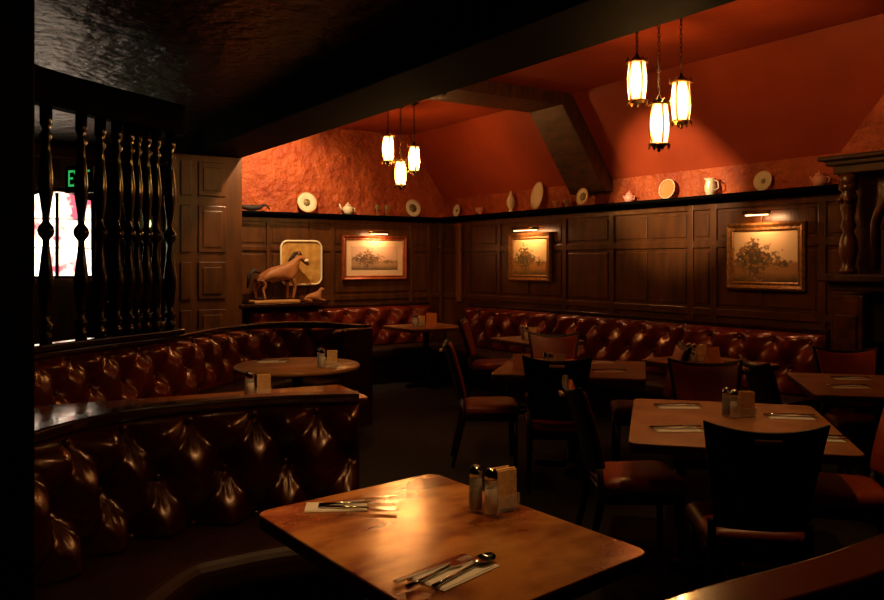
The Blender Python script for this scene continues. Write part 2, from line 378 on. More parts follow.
# unlit dark door in the lobby wall
mb = MB().box(-1.6, -1.56, -4.25, -3.62, 0, 2.1)
for z0, z1 in ((0.2, 0.95), (1.1, 1.95)): mb.box(-1.56, -1.545, -4.17, -3.96, z0, z1).box(-1.56, -1.545, -3.91, -3.7, z0, z1)
d = struct('door_1', mb, 'beam', 0.005); obj('door_handle', MB().ball((-1.51, -4.2, 1.02), 0.03).tube([(-1.56, -4.2, 1.02), (-1.51, -4.2, 1.02)], 0.01), 'brass', d)
struct('trim_cornice', MB().box(-1.6, -1.45, -10.0, -3.42, 2.86, 3.0), mat('red_cornice', '#7A3020', 0.4))

# ---------------------------------------------------------------- paths and tufted seating
def smooth_path(P, ds):
    P = [Vector((p[0], p[1], 0)) for p in P]; P = [P[0]*2-P[1]] + P + [P[-1]*2-P[-2]]; out = []
    for i in range(1, len(P)-2):
        for k in range(24):
            t = k/24; a, b, c, d = P[i-1], P[i], P[i+1], P[i+2]
            out.append(0.5*((2*b)+(c-a)*t+(2*a-5*b+4*c-d)*t*t+(3*b-a-3*c+d)*t**3))
    out.append(P[-2]); res = [out[0]]; acc = 0
    L = [0]
    for i in range(1, len(out)): L.append(L[-1]+(out[i]-out[i-1]).length)
    n = max(2, round(L[-1]/ds)); res = []
    j = 0
    for k in range(n+1):
        s = L[-1]*k/n
        while j < len(L)-2 and L[j+1] < s: j += 1
        t = (s-L[j])/max(1e-9, L[j+1]-L[j]); res.append(out[j].lerp(out[j+1], min(1, t)))
    return res, L[-1]
def frames(path, side):
    out = []
    for i, p in enumerate(path):
        t = path[min(i+1, len(path)-1)]-path[max(i-1, 0)]; t.normalize()
        out.append((p, Vector((-t.y, t.x, 0))*side))
    return out
def sweep(fr, sec, step=1):                    # sec: closed loop of (offset towards the sitter, z)
    mb = MB(); v = []; f = []; n = len(sec); fr = fr[::step] if (len(fr)-1) % step == 0 else fr[::step]+[fr[-1]]
    for p, nn in fr:
        for o, z in sec: q = p+nn*o; v.append((q.x, q.y, z))
    for i in range(len(fr)-1):
        for k in range(n): k2 = (k+1) % n; f.append((i*n+k, (i+1)*n+k, (i+1)*n+k2, i*n+k2))
    f.append(tuple(range(n))); f.append(tuple(range(len(fr)*n-1, (len(fr)-1)*n-1, -1)))
    return mb.add(v, f)
BTN = MB().ball((0, 0, 0), 0.017, 10)
_btn = None
def rounded(o0, o1, z0, z1, r, k=4):
    pts = []
    for cx, cz, a0 in ((o1-r, z0+r, -90), (o1-r, z1-r, 0), (o0+r, z1-r, 90), (o0+r, z0+r, 180)):
        for i in range(k+1): a = math.radians(a0+90*i/k); pts.append((cx+r*math.cos(a), cz+r*math.sin(a)))
    return pts
def booth(name, label, P, side, B=0.95, leather='leather', p=0.33, q=0.42, ds=0.02, world=False, zb=0.465, cap_w=0.11, group=None, pleat=0.007,
          puff=0.07, end_post=False, cap_r=0.014, panel_mat='wood', buttons=True):
    global _btn
    pts = P if world else [W(*a) for a in P]
    path, Ln = smooth_path(pts, ds); fr = frames(path, side)
    mid = path[len(path)//2]
    root = thing(name, label, 'booth', (mid.x, mid.y, 0), 0, group)
    z0, z1 = 0.44, B-0.045; nv = max(12, round((z1-z0)/(ds*0.9))); thick = 0.055
    rows = []
    def off(s, z):
        u = s/p; w = (z-zb)/q
        g = abs(math.sin(PI*(u+w)))*abs(math.sin(PI*(u-w)))
        # pleats around the nearest button: buttons where u+w and u-w are both whole
        A = round(u+w); Bq = round(u-w); du = (u-(A+Bq)/2)*p; dw = (w-(A-Bq)/2)*q; r = math.hypot(du, dw)
        th_ = math.atan2(-dw, du)                      # 0..pi below the button
        fan = max(0.0, math.sin(th_))**0.5 if th_ > 0 else 0.25
        pl = pleat*fan*math.sin(15*th_)*math.exp(-((r-0.055)/0.036)**2)
        h = 0.42*g**0.6 + 0.58*(1-math.exp(-(r/0.085)**2))
        e = min(1, max(0, (z1-z)/0.05)); e2 = min(1, max(0, (z-z0)/0.03)); se = min(1, min(s, Ln-s)/0.05)
        edge = math.sqrt(max(0, 1-(1-e)**2))*math.sqrt(max(0, 1-(1-e2)**2))*math.sqrt(max(0, 1-(1-se)**2))
        dip = 0.02*math.exp(-(r/0.03)**2)
        return edge*(thick+puff*h+pl-dip)
    for i, (pp, nn) in enumerate(fr):
        s = Ln*i/(len(fr)-1); row = []
        for j in range(nv+1):
            z = z0+(z1-z0)*j/nv; lean = 0.06*(1-(z-z0)/(z1-z0)); qv = pp+nn*(off(s, z)+lean); row.append((qv.x, qv.y, z))
        rows.append(row)
    if side > 0: rows = rows[::-1]
    obj('tufted_back', grid_mesh(MB(), rows), leather, root, world=True)
    obj('seat_cushion', sweep(fr, rounded(0.05, 0.56, 0.31, 0.455, 0.05), 2), 'leather_seat', root, world=True)
    obj('plinth', sweep(fr, [(-0.02, 0), (0.46, 0), (0.46, 0.31), (-0.02, 0.31)], 2), 'wood', root, world=True)
    obj('back_panel', sweep(fr, [(-0.06, 0), (0.0, 0), (0.0, z1), (-0.06, z1)], 2), panel_mat, root, world=True, bevel=0.004)
    obj('top_cap', sweep(fr, rounded(-0.085, cap_w-0.085, z1, B, min(cap_r, (B-z1)/2-0.001)), 2), 'cap', root, world=True)
    if end_post:
        e = path[-1]; nn = fr[-1][1]; t = (path[-1]-path[-2]).normalized()
        ang = math.atan2(t.y, t.x)
        obj('end_panel', MB().box(-0.01, 0.05, -0.30 if side < 0 else -0.07, 0.07 if side < 0 else 0.30, 0, B-0.02, Tm((e.x, e.y, 0), ang)), 'cap', root, world=True, bevel=0.015)
    if buttons:
        cnt = 0
        kmax = int(2*Ln/p)+2; jm = int(2*(z1-z0)/q)+2; cand = []
        for a in range(-jm, kmax+jm):
            for b2 in range(-jm, kmax+jm):
                u = (a+b2)/2; w = (a-b2)/2; s = u*p; z = zb+w*q
                if 0.06 < s < Ln-0.06 and z0+0.01 < z < z1-0.012: cand.append((s, z))
        for s, z in cand[:100]:
            i = min(len(fr)-1, round(s/Ln*(len(fr)-1))); pp, nn = fr[i]
            o_ = thick-0.008+0.06*(1-(z-z0)/(z1-z0)); qv = pp+nn*o_
            if _btn is None:
                bo = obj('button', BTN, leather, root); _btn = bo.data
            else:
                bo = bpy.data.objects.new('button', _btn); C.objects.link(bo); bo.parent = root
            bo.location = (qv.x-mid.x, qv.y-mid.y, z)
    return root

near = booth('tufted_booth', 'nearest curved booth with deep-buttoned dark leather wrapping the big foreground table',
    [(-1.30, 1.55), (-1.50, 2.2), (-1.47, 2.80), (-1.33, 3.20), (-1.04, 3.45), (-0.74, 3.60), (-0.38, 3.66)], -1, ds=0.012, leather='leather_dark', p=0.29, q=0.42, puff=0.105, pleat=0.011)
second = booth('tufted_booth', 'long curved buttoned booth below the spindle screen, round table in its bend',
    [(-2.75, 4.55), (-2.70, 5.2), (-2.50, 5.85), (-2.22, 6.49), (-2.12, 6.96), (-1.98, 7.55), (-1.68, 7.95), (-1.2, 8.0), (-0.74, 7.62)], -1, ds=0.018, end_post=True)
right_near = booth('tufted_booth', 'booth back cutting across the bottom right corner, wood cap uppermost',
    [(0.22, 1.22), (0.5, 1.40), (0.86, 1.60), (1.2, 1.86), (1.5, 2.2)], -1, ds=0.03, leather='leather_dark', cap_w=0.13)
# wall banquettes: corner sections
booth('banquette', 'buttoned oxblood banquette against the short wall under the red-framed picture',
    [(0.12, -2.95), (0.12, -2.0), (0.12, -1.0), (0.12, -0.3)], -1, B=1.0, world=True, ds=0.025, cap_w=0.06, group=None)
xs_b = [(0.75, 2.55, 'buttoned oxblood banquette section under the small gilt picture'),
        (2.57, 4.35, 'buttoned oxblood banquette section on the long wall between the two gilt pictures'),
        (4.37, 5.80, 'buttoned oxblood banquette section under the large landscape painting')]
for a, b_, lb in xs_b:
    booth('banquette', lb, [(a, -0.12), ((a+b_)/2, -0.12), (b_, -0.12)], -1, B=1.0, world=True, ds=0.025, cap_w=0.06)

# ---------------------------------------------------------------- spindle screen on the second booth
scr_path, SL = smooth_path([W(-2.72, 5.05), W(-2.68, 5.33), W(-2.5, 5.85), W(-2.22, 6.49), W(-2.17, 6.62)], 0.02)
scr = thing('spindle_screen', 'dark turned-spindle screen standing on the back of the long curved booth', 'screen', (scr_path[30].x, scr_path[30].y, 0.95))
sf = frames(scr_path, -1)
HEAD = 2.60
obj('bottom_rail', sweep(sf, rounded(-0.05, 0.05, 0.951, 1.0, 0.012)), 'cap', scr, world=True)
obj('top_rail', sweep(sf, rounded(-0.06, 0.06, HEAD, 2.84, 0.01)), 'black_beam', scr, world=True)
Hs = HEAD-1.0
prof = [(0.030, 0), (0.030, 0.06), (0.018, 0.075), (0.034, 0.11), (0.034, 0.13), (0.016, 0.15), (0.026, 0.22), (0.036, 0.34), (0.038, 0.42), (0.026, 0.55), (0.017, 0.66),
        (0.017, 0.70), (0.036, 0.735), (0.040, 0.76), (0.036, 0.785), (0.017, 0.82), (0.019, 0.88), (0.034, 1.02), (0.036, 1.12), (0.024, 1.28), (0.016, 1.36), (0.034, 1.40), (0.016, 1.44), (0.03, 1.48), (0.03, Hs)]
spin = mat('black_turned_wood', '#160C08', 0.16, coat=0.4)
prof = [(a*1.35, b) for a, b in prof]
sp0 = None
for px in (47, 82, 100, 117, 128, 137, 147, 155, 170):
    best = min(scr_path, key=lambda q: abs(442+800*(((q.x-EYE[0])*SN+(q.y-EYE[1])*CS)/(-(q.x-EYE[0])*CS+(q.y-EYE[1])*SN))-px))
    if sp0 is None: sp0 = obj('spindle', MB().lathe(prof, 16), spin, scr); o = sp0
    else: o = sp0.copy(); C.objects.link(o)
    o.location = (best.x-scr.location[0], best.y-scr.location[1], 1.0-0.95)

# dark timber post close on the left
ppx, ppy = W(-0.745, 1.12)
tag(obj('timber_post', MB().box(-0.16, 0.16, -0.06, 0.06, 0, LOW, Tm((ppx, ppy, 0), VIEW_ROT-0.25)), 'black_beam', bevel=0.01),
    'black square timber post filling the left edge of the view', 'post')

# ---------------------------------------------------------------- tables
def rect_table(name, label, c, ang, hw, hd, shear=0.0, top='table_far', z=0.75, group=None, bases=1):
    x, y = W(*c); t = thing(name, label, 'table', (x, y, 0), VIEW_ROT+math.radians(ang), group)
    sh = math.tan(math.radians(shear)); r = 0.045; poly = []
    for sx, sy, a0 in ((1, 1, 0), (-1, 1, 90), (-1, -1, 180), (1, -1, 270)):
        for i in range(5):
            a = math.radians(a0+22.5*i); px_ = sx*(hw-r)+r*math.cos(a); py_ = sy*(hd-r)+r*math.sin(a); poly.append((px_+py_*sh, py_))
    obj('tabletop', MB().prism(poly, z-0.012, z), top, t, bevel=0.004)
    obj('edge_band', MB().prism([(a*0.998, b*0.998) for a, b in poly], z-0.045, z-0.0125), 'edge', t, bevel=0.003)
    offs = [0] if bases == 1 else [-hw*0.55, hw*0.55]
    for ox in offs:
        obj('pedestal', MB().lathe([(0.09, z-0.06), (0.05, z-0.085), (0.038, z-0.12), (0.038, 0.06), (0.06, 0.04)][::-1], 14, (ox, 0, 0)).box(ox-0.2, ox+0.2, -0.15, 0.15, z-0.06, z-0.0455), 'iron', t)
        f = MB().box(ox-0.28, ox+0.28, -0.035, 0.035, 0, 0.04).box(ox-0.035, ox+0.035, -0.26, -0.035, 0, 0.04).box(ox-0.035, ox+0.035, 0.035, 0.26, 0, 0.04)
        obj('base', f, 'iron', t, bevel=0.01)
    return t
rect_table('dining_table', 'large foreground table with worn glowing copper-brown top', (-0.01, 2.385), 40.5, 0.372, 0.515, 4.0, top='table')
rect_table('dining_table', 'bare brown table behind the high dark chair back, right of centre', (1.44, 4.0), -14.6, 0.48, 0.60)
rect_table('dining_table', 'long table of the second booth, partly hidden by the nearest booth cap', (-1.40, 4.56), 26.5, 0.95, 0.28, top='table_gloss', bases=2)
rect_table('dining_table', 'table in the middle of the room, chairs on all four sides', (0.99, 6.08), -14, 0.54, 0.50)
rect_table('dining_table', 'table pushed up to the long banquette below the rafter', (0.98, 8.30), -56.6, 0.38, 0.34)
rect_table('dining_table', 'table at the banquette between rafter and large landscape', (2.14, 6.42), -56.6, 0.42, 0.34)
rect_table('dining_table', 'table at the right edge beside the carved overmantel', (2.86, 5.20), -14, 0.50, 0.50)
rect_table('dining_table', 'table in the far corner against the short-wall banquette', (-0.20, 10.0), 33.4, 0.42, 0.38)
rt = thing('dining_table', 'round table in the bend of the long curved booth', 'table', (*W(-1.13, 6.25), 0))
obj('tabletop', MB().lathe([(0.47, 0.715), (0.485, 0.722), (0.485, 0.742), (0.478, 0.75)], 48), 'table_far', rt)
obj('pedestal', MB().lathe([(0.06, 0.04), (0.038, 0.06), (0.038, 0.62), (0.05, 0.66), (0.16, 0.70), (0.16, 0.7145)], 16), 'iron', rt)
obj('base', MB().lathe([(0.26, 0), (0.26, 0.015), (0.1, 0.038), (0.04, 0.04)], 24), 'iron', rt)

# ---------------------------------------------------------------- chairs
def make_chair(label):
    t = thing('dining_chair', label, 'chair', (0, 0, 0), 0)     # faces +y, back at y=0
    # seat
    rows = []
    poly = []
    sec = []
    ws, wf, d0, d1 = 0.20, 0.235, 0.03, 0.46
    mb = MB(); nl = 9
    def ring(z, ins):
        pts = []
        for sx, sy, a0 in ((1, 1, 0), (-1, 1, 90), (-1, 0, 180), (1, 0, 270)):
            w_ = (wf if sy else ws)-ins; y_ = (d1-ins) if sy else (d0+ins); r = 0.05
            for i in range(5):
                a = math.radians(a0+22.5*i); pts.append((sx*(w_-r)+r*math.cos(a), (y_-r if sy else y_+r)+r*math.sin(a), z))
        return pts
    rings = [ring(0.405, 0.02), ring(0.405, 0.004), ring(0.42, 0.0), ring(0.445, 0.0), ring(0.462, 0.012), ring(0.472, 0.035), ring(0.478, 0.07)]
    n = len(rings[0]); f = [(i*n+k, i*n+(k+1) % n, (i+1)*n+(k+1) % n, (i+1)*n+k) for i in range(len(rings)-1) for k in range(n)]
    f += [tuple(range(n-1, -1, -1)), tuple(range((len(rings)-1)*n, len(rings)*n))]
    mb.add([p for r in rings for p in r], f, True)
    obj('seat', mb, 'leather_chair', t)
    obj('seat_rail', MB().box(-0.19, 0.19, 0.03, 0.055, 0.35, 0.405).box(-0.215, 0.215, 0.415, 0.44, 0.35, 0.405).box(-0.205, -0.18, 0.05, 0.42, 0.35, 0.405).box(0.18, 0.205, 0.05, 0.42, 0.35, 0.405), 'wood', t, bevel=0.004)
    # back: wide at top, dipping top edge with raised corners, curved in plan, slight rake
    def back(y_off, thick, inset):
        mb = MB(); nu, nv = 18, 14; F = []; Bk = []
        for j in range(nv+1):
            v = j/nv; fr_, bk_ = [], []
            for i in range(nu+1):
                u = -1+2*i/nu
                top = 0.90+0.035*abs(u)**2.2-inset
                z = 0.49+inset+(top-0.49-inset)*v
                hw = (0.172+0.060*v-inset)
                x = u*hw; y = -0.11*v**1.3 - 0.03*(1-u*u) + 0.01+y_off
                fr_.append((x, y+thick, z)); bk_.append((x, y, z))
            F.append(fr_); Bk.append(bk_)
        n = nu+1; m = nv+1; v_ = [p for r in F for p in r]+[p for r in Bk for p in r]; o = n*m; f = []
        for j in range(nv):
            for i in range(nu):
                a = j*n+i; f.append((a+1, a, a+n, a+n+1)); f.append((o+a, o+a+1, o+a+n+1, o+a+n))
        for j in range(nv):
            a = j*n; f.append((a, o+a, o+a+n, a+n)); a += nu; f.append((o+a, a, a+n, o+a+n))
        for i in range(nu):
            f.append((i, i+1, o+i+1, o+i)); a = nv*n+i; f.append((a+1, a, o+a, o+a+1))
        return mb.add(v_, f, True)
    bk = obj('backrest', back(0, 0.028, 0), 'leather_back', t, bevel=0.006)
    obj('back_cushion', back(0.0285, 0.022, 0.022), 'leather_chair', t, bevel=0.008)
    h = MB().box(-0.05, 0.05, -0.150, -0.128, 0.858, 0.876); obj('brass_pull', h, 'satin_brass', bk, bevel=0.003)
    for sx in (-1, 1):
        obj('leg', MB().tube([(sx*0.195, 0.42, 0.36), (sx*0.2, 0.425, 0.0)], [0.021, 0.014], 8), 'wood', t)
        obj('leg', MB().tube([(sx*0.185, 0.02, 0.52), (sx*0.18, 0.035, 0.38), (sx*0.19, -0.05, 0.0)], [0.017, 0.021, 0.014], 8), 'wood', t)
    return t
CH = [  # lat, dep, facing angle in the viewer's frame (90 = away), label
    (1.26, 3.16, 80, 'nearest dark chair, back turned, brass pull at the top of its backrest'),
    (1.66, 5.03, -103, 'red-backed chair at the far side of the bare brown table'),
    (0.76, 4.15, 0, 'dark chair tucked in sideways at the left side of the bare brown table'),
    (2.17, 3.86, 167, 'chair at the right edge, tucked into the bare brown table'),
    (0.77, 5.36, 82, 'black chair back seen from behind, at the middle table'),
    (0.13, 6.22, 0, 'chair left of the middle table, lit edge of its seat showing'),
    (1.74, 6.02, 172, 'chair right of the middle table, seen edge on'),
    (0.98, 7.02, -98, 'red chair at the far side of the middle table, facing the viewer'),
    (2.95, 5.80, -98, 'red chair beside the carved overmantel, facing the viewer'),
    (2.08, 5.12, 0, 'dark chair on the left of the table at the right edge'),
    (0.30, 8.75, -10, 'distant chair left of the banquette table below the rafter'),
]
proto = None
for lat, dep, face, lb in CH:
    x, y = W(lat, dep); rz = VIEW_ROT+math.radians(face-90)
    if proto is None: proto = make_chair(lb); proto.location = (x, y, 0); proto.rotation_euler = (0, 0, rz)
    else: dup(proto, (x, y, 0), rz, lb)
for o in list(C.objects):
    if o.name.startswith('dining_chair'): o['group'] = 'dining chairs'

# ---------------------------------------------------------------- things on tables
def make_shaker(label, fill):
    t = thing('salt_shaker' if fill == 'salt' else 'pepper_shaker', label, 'shaker')
    obj('glass_jar', MB().lathe([(0.020, 0.0005), (0.025, 0.004), (0.024, 0.05), (0.0215, 0.10), (0.019, 0.118), (0.0175, 0.118), (0.019, 0.10), (0.0215, 0.05), (0.022, 0.008), (0.001, 0.006)], 12), 'glass', t)
    obj('contents', MB().lathe([(0.0205, 0.0085), (0.0205, 0.06), (0.0195, 0.085)], 12), fill, t)
    obj('chrome_lid', MB().lathe([(0.0205, 0.112), (0.0215, 0.118), (0.0205, 0.135), (0.014, 0.146), (0.004, 0.15)], 12), 'chrome', t)
    return t
def make_packets(label):
    t = thing('sugar_holder', label, 'sugar holder')
    obj('holder', MB().box(-0.045, 0.045, -0.03, 0.03, 0.0005, 0.008).box(-0.045, 0.045, -0.03, -0.027, 0.008, 0.05).box(-0.045, 0.045, 0.027, 0.03, 0.008, 0.05).box(-0.045, -0.042, -0.027, 0.027, 0.008, 0.05).box(0.042, 0.045, -0.027, 0.027, 0.008, 0.05), 'glass', t, bevel=0.001)
    mb = MB()
    for k in range(7):
        y = -0.022+k*0.007; h = 0.125+0.012*random.random(); mb.box(-0.038, 0.038, y, y+0.0035, 0.0085, h, Tm((0, 0, 0), 0, 0, 0.03*(random.random()-0.5)))
    obj('packets', mb, 'paper', t)
    return t
S0 = [None]; P0 = [None]; G0 = [None]
def condiments(lat, dep, ang, where, z=0.7502, sc=1.0, near_=False):
    a = VIEW_ROT+math.radians(ang)
    def pos(dx, dy): px_, py_ = W(lat, dep); return (px_+dx*math.cos(a)-dy*math.sin(a), py_+dx*math.sin(a)+dy*math.cos(a), z)
    for fill, cache, (dx, dy) in (('salt', S0, (-0.045, -0.03)), ('pepper', P0, (-0.062, 0.028))):
        lb = 'glass %s shaker %s' % (fill, where)
        if cache[0] is None: cache[0] = make_shaker(lb, fill); cache[0].location = pos(dx, dy)
        else: dup(cache[0], pos(dx, dy), a, lb)
        
    lb = 'holder of upright sugar packets ' + where
    if G0[0] is None: G0[0] = make_packets(lb); G0[0].location = pos(0.03, 0.0); G0[0].rotation_euler = (0, 0, a)
    else: dup(G0[0], pos(0.03, 0.0), a, lb)
condiments(0.175, 2.58, 35, 'on the large foreground table')
condiments(1.54, 4.13, 5, 'on the bare brown table behind the high dark chair back')
condiments(-1.09, 4.76, 10, 'on the long table behind the nearest booth cap')
condiments(-0.86, 6.05, 10, 'on the round table in the curved booth')
condiments(0.82, 5.78, 10, 'on the middle table, chairs all round')
condiments(0.90, 8.2, 10, 'on the banquette table below the rafter')
condiments(2.05, 6.42, 10, 'on the banquette table left of the large landscape')
condiments(-0.28, 9.95, 10, 'on the table in the far corner')

def utensil(kind):
    mb = MB()
    if kind == 'knife':
        mb.box(-0.006, 0.006, -0.10, -0.01, 0.001, 0.004); mb.prism([(-0.007, -0.01), (0.007, -0.01), (0.009, 0.06), (0.004, 0.11), (-0.006, 0.10)], 0.0015, 0.0035)
    elif kind == 'fork':
        mb.tube([(0, -0.10, 0.003), (0, -0.05, 0.004), (0, 0.03, 0.007)], [0.0055, 0.004, 0.003], 6)
        mb.prism([(-0.004, 0.025), (0.004, 0.025), (0.012, 0.05), (0.012, 0.065), (-0.012, 0.065), (-0.012, 0.05)], 0.005, 0.007)
        for x in (-0.0105, -0.0035, 0.0035, 0.0105): mb.box(x-0.0015, x+0.0015, 0.064, 0.105, 0.0045, 0.0065)
    else:
        mb.tube([(0, -0.10, 0.003), (0, -0.05, 0.004), (0, 0.045, 0.006)], [0.0055, 0.004, 0.003], 6)
        rows = []
        for i in range(9):
            t = i/8; y = 0.04+0.065*t; w = 0.021*math.sqrt(max(0.0, 1-(2*t-1)**2))+0.0005
            rows.append([(w*(k/4-1), y, 0.0015+0.007*((k/4-1)**2+0.0)*(1-0.0)+0.004*(2*t-1)**2) for k in range(9)])
        grid_mesh(mb, rows)
        grid_mesh(mb, [[(x, y, z-0.001) for x, y, z in r[::-1]] for r in rows])
    return mb
U0 = {}
def put(kind, name, lat, dep, ang, z, lb, sc=1.25, group='cutlery on the tables'):
    x, y = W(lat, dep); rz = VIEW_ROT+math.radians(ang-90)
    if kind not in U0:
        me = obj(name, utensil(kind), 'chrome'); U0[kind] = me; o = me
    else: o = U0[kind].copy(); C.objects.link(o)
    o.location = (x, y, z); o.rotation_euler = (0, 0, rz); o.scale = (sc, sc, sc)
    tag(o, lb, 'cutlery', group)
def napkin(lat, dep, ang, w, l, where, z=0.7502):
    x, y = W(lat, dep); mb = MB()
    mb.box(-w/2, w/2, -l/2, l/2, 0.0, 0.003).box(-w/2+0.004, w/2-0.006, -l/2+0.005, l/2-0.006, 0.003, 0.005)
    o = obj('napkin', mb, 'napkin', bevel=0.001); o.location = (x, y, z); o.rotation_euler = (0, 0, VIEW_ROT+math.radians(ang-90))
    tag(o, 'folded white napkin ' + where, 'napkin', 'folded napkins')
NZ = 0.7554
# near table, left setting: napkin under knife and two forks, heads to the right
napkin(-0.345, 2.61, 5, 0.10, 0.20, 'under the left place setting of the foreground table')
put('fork', 'fork', -0.275, 2.570, -8, NZ, 'fork nearest the viewer in the left setting of the foreground table')
put('fork', 'fork', -0.275, 2.618, 6, NZ, 'fork between fork and knife in the left setting of the foreground table')
put('knife', 'table_knife', -0.285, 2.662, 20, NZ, 'knife furthest from the viewer in the left setting of the foreground table')
# near table, front setting
napkin(0.035, 2.06, 48, 0.12, 0.22, 'under the front place setting of the foreground table')
put('spoon', 'spoon', 0.055, 2.045, 52, NZ, 'spoon on the front napkin of the foreground table')
put('fork', 'fork', -0.005, 2.04, 50, NZ, 'fork on the front napkin of the foreground table')
put('knife', 'table_knife', -0.03, 2.07, 46, NZ, 'knife on the front napkin of the foreground table')
def setting(lat, dep, ang, where):
    napkin(lat, dep, ang, 0.13, 0.22, where)
    c, s = math.cos(math.radians(ang-90)), math.sin(math.radians(ang-90))
    put('fork', 'fork', lat-0.02*c, dep-0.02*s, ang, NZ, 'fork on the napkin ' + where)
    put('knife', 'table_knife', lat+0.02*c, dep+0.02*s, ang, NZ, 'knife on the napkin ' + where)
setting(1.12, 3.82, 3, 'at the left front of the bare brown table')
setting(1.30, 4.42, 0, 'at the left back of the bare brown table')
setting(1.79, 4.12, -8, 'at the right back of the bare brown table')
setting(1.69, 3.62, -8, 'at the right front of the bare brown table')
setting(-1.36, 6.42, 0, 'on the left of the round booth table')
setting(-0.68, 4.72, 10, 'at the right end of the long booth table')
setting(1.22, 5.85, 0, 'at the right front of the middle table')
setting(1.25, 6.35, 0, 'at the right back of the middle table')
setting(0.70, 6.30, 0, 'at the left back of the middle table')
setting(2.60, 5.12, 0, 'at the front of the table at the right edge')
setting(2.80, 5.48, -5, 'at the back of the table at the right edge')
setting(2.36, 6.33, 0, 'on the banquette table left of the large landscape')
# orange menu card on the middle table, small standing card by the far table
def card(lat, dep, ang, w, h, m, lb):
    x, y = W(lat, dep)
    mb = MB(); mb.add([(-w/2, -0.04, 0), (w/2, -0.04, 0), (w/2, 0, h), (-w/2, 0, h), (-w/2, 0.04, 0), (w/2, 0.04, 0)], [(0,1,2,3), (3,2,5,4), (0,4,5,1), (0,3,4), (1,5,2)])
    o = obj('menu_card', mb, m); o.location = (x, y, 0.7502); o.rotation_euler = (0, 0, VIEW_ROT+math.radians(ang)); tag(o, lb, 'card', 'standing table cards')
card(0.60, 6.02, -10, 0.13, 0.11, 'orange_card', 'orange standing card at the left of the middle table')
card(-0.13, 9.9, 0, 0.13, 0.17, 'orange_card', 'orange standing card on the far corner table')
card(2.13, 6.30, 10, 0.11, 0.13, 'orange_card', 'orange standing card on the banquette table left of the large landscape')

# ---------------------------------------------------------------- lanterns
def make_lantern(label):
    t = thing('pendant_lantern', label, 'lamp')        # origin at the bottom finial
    H0, H1 = 0.055, 0.315; R = 0.054
    def prf(v): return 0.9+0.28*math.sin(PI*v)
    for k in range(4):
        a0 = PI/2*k+PI/4; rows = []
        for j in range(9):
            v = j/8; z = H0+(H1-H0)*v; row = []
            for i in range(7):
                w = -0.72+1.44*i/6; r = R*prf(v)
                # each pane bulges out as a small half barrel
                bulge = 0.022*math.cos(w/0.72*PI/2)
                row.append(((r*math.cos(PI/4)+bulge)*math.cos(a0)-r*0.72*w*math.sin(a0), (r*math.cos(PI/4)+bulge)*math.sin(a0)+r*0.72*w*math.cos(a0), z))
            rows.append(row)
        obj('glass_panel', grid_mesh(MB(), rows), 'lantern_glass', t)
    obj('bulb', MB().ball((0, 0, 0.185), (0.021, 0.021, 0.085), 12), 'bulb', t)
    fr_ = MB()
    for k in range(4):
        a = PI/2*k; fr_.tube([(R*prf(j/6)*1.06*math.cos(a), R*prf(j/6)*1.06*math.sin(a), H0+(H1-H0)*j/6) for j in range(7)], 0.006, 6)
    fr_.lathe([(0.055, H0-0.012), (0.078, H0-0.006), (0.072, H0)], 8, smooth=False).lathe([(0.075, H1), (0.082, H1+0.008), (0.05, H1+0.02)], 8, smooth=False)
    for k in range(8):
        a = PI/4*k; p = Tm((0.074*math.cos(a), 0.074*math.sin(a), H1), a)
        fr_.add([(-0.003, -0.02, 0), (-0.003, 0.02, 0), (-0.003, 0, 0.04), (0.003, -0.02, 0), (0.003, 0.02, 0), (0.003, 0, 0.04)], [(0,1,2), (3,5,4), (0,3,4,1), (1,4,5,2), (2,5,3,0)], False, p)
        p = Tm((0.07*math.cos(a), 0.07*math.sin(a), H0-0.01), a)
        fr_.add([(-0.003, -0.018, 0), (-0.003, 0.018, 0), (-0.003, 0, -0.026), (0.003, -0.018, 0), (0.003, 0.018, 0), (0.003, 0, -0.026)], [(0,2,1), (3,4,5), (0,1,4,3), (1,2,5,4), (2,0,3,5)], False, p)
    obj('frame', fr_, 'brass', t)
    obj('finial', MB().lathe([(0.004, 0), (0.014, 0.008), (0.008, 0.02), (0.03, 0.035), (0.052, 0.044)], 10), 'dark_brass', t)
    obj('crown', MB().lathe([(0.05, H1+0.02), (0.03, H1+0.035), (0.012, H1+0.05), (0.008, H1+0.07)], 10), 'dark_brass', t)
    return t
def chain(h0, top):
    mb = MB(); z = h0; k = 0; n = int((top-h0)/0.03)
    st = (top-h0)/n
    for i in range(n):
        c = z+st*(i+0.5); pts = []
        for q_ in range(10):
            a = 2*PI*q_/10; u, v = 0.009*math.cos(a), 0.021*math.sin(a)
            pts.append((u, 0, c+v) if i % 2 else (0, u, c+v))
        mb.tube(pts, 0.0028, 5, closed=True)
    return mb
LAN = [  # lat, dep, z of finial, label
    ((626+648)/2, 5.62, 108, 'upper left lantern of the near pendant cluster'),
    (659, 5.40, 152, 'lowest lantern of the near pendant cluster'),
    (681, 5.52, 129, 'right-hand lantern of the near pendant cluster'),
    (388, 8.75, 166, 'upper left lantern of the far pendant cluster'),
    (400.5, 8.95, 190, 'lowest lantern of the far pendant cluster'),
    (414, 8.80, 176, 'right-hand lantern of the far pendant cluster')]
lp = None
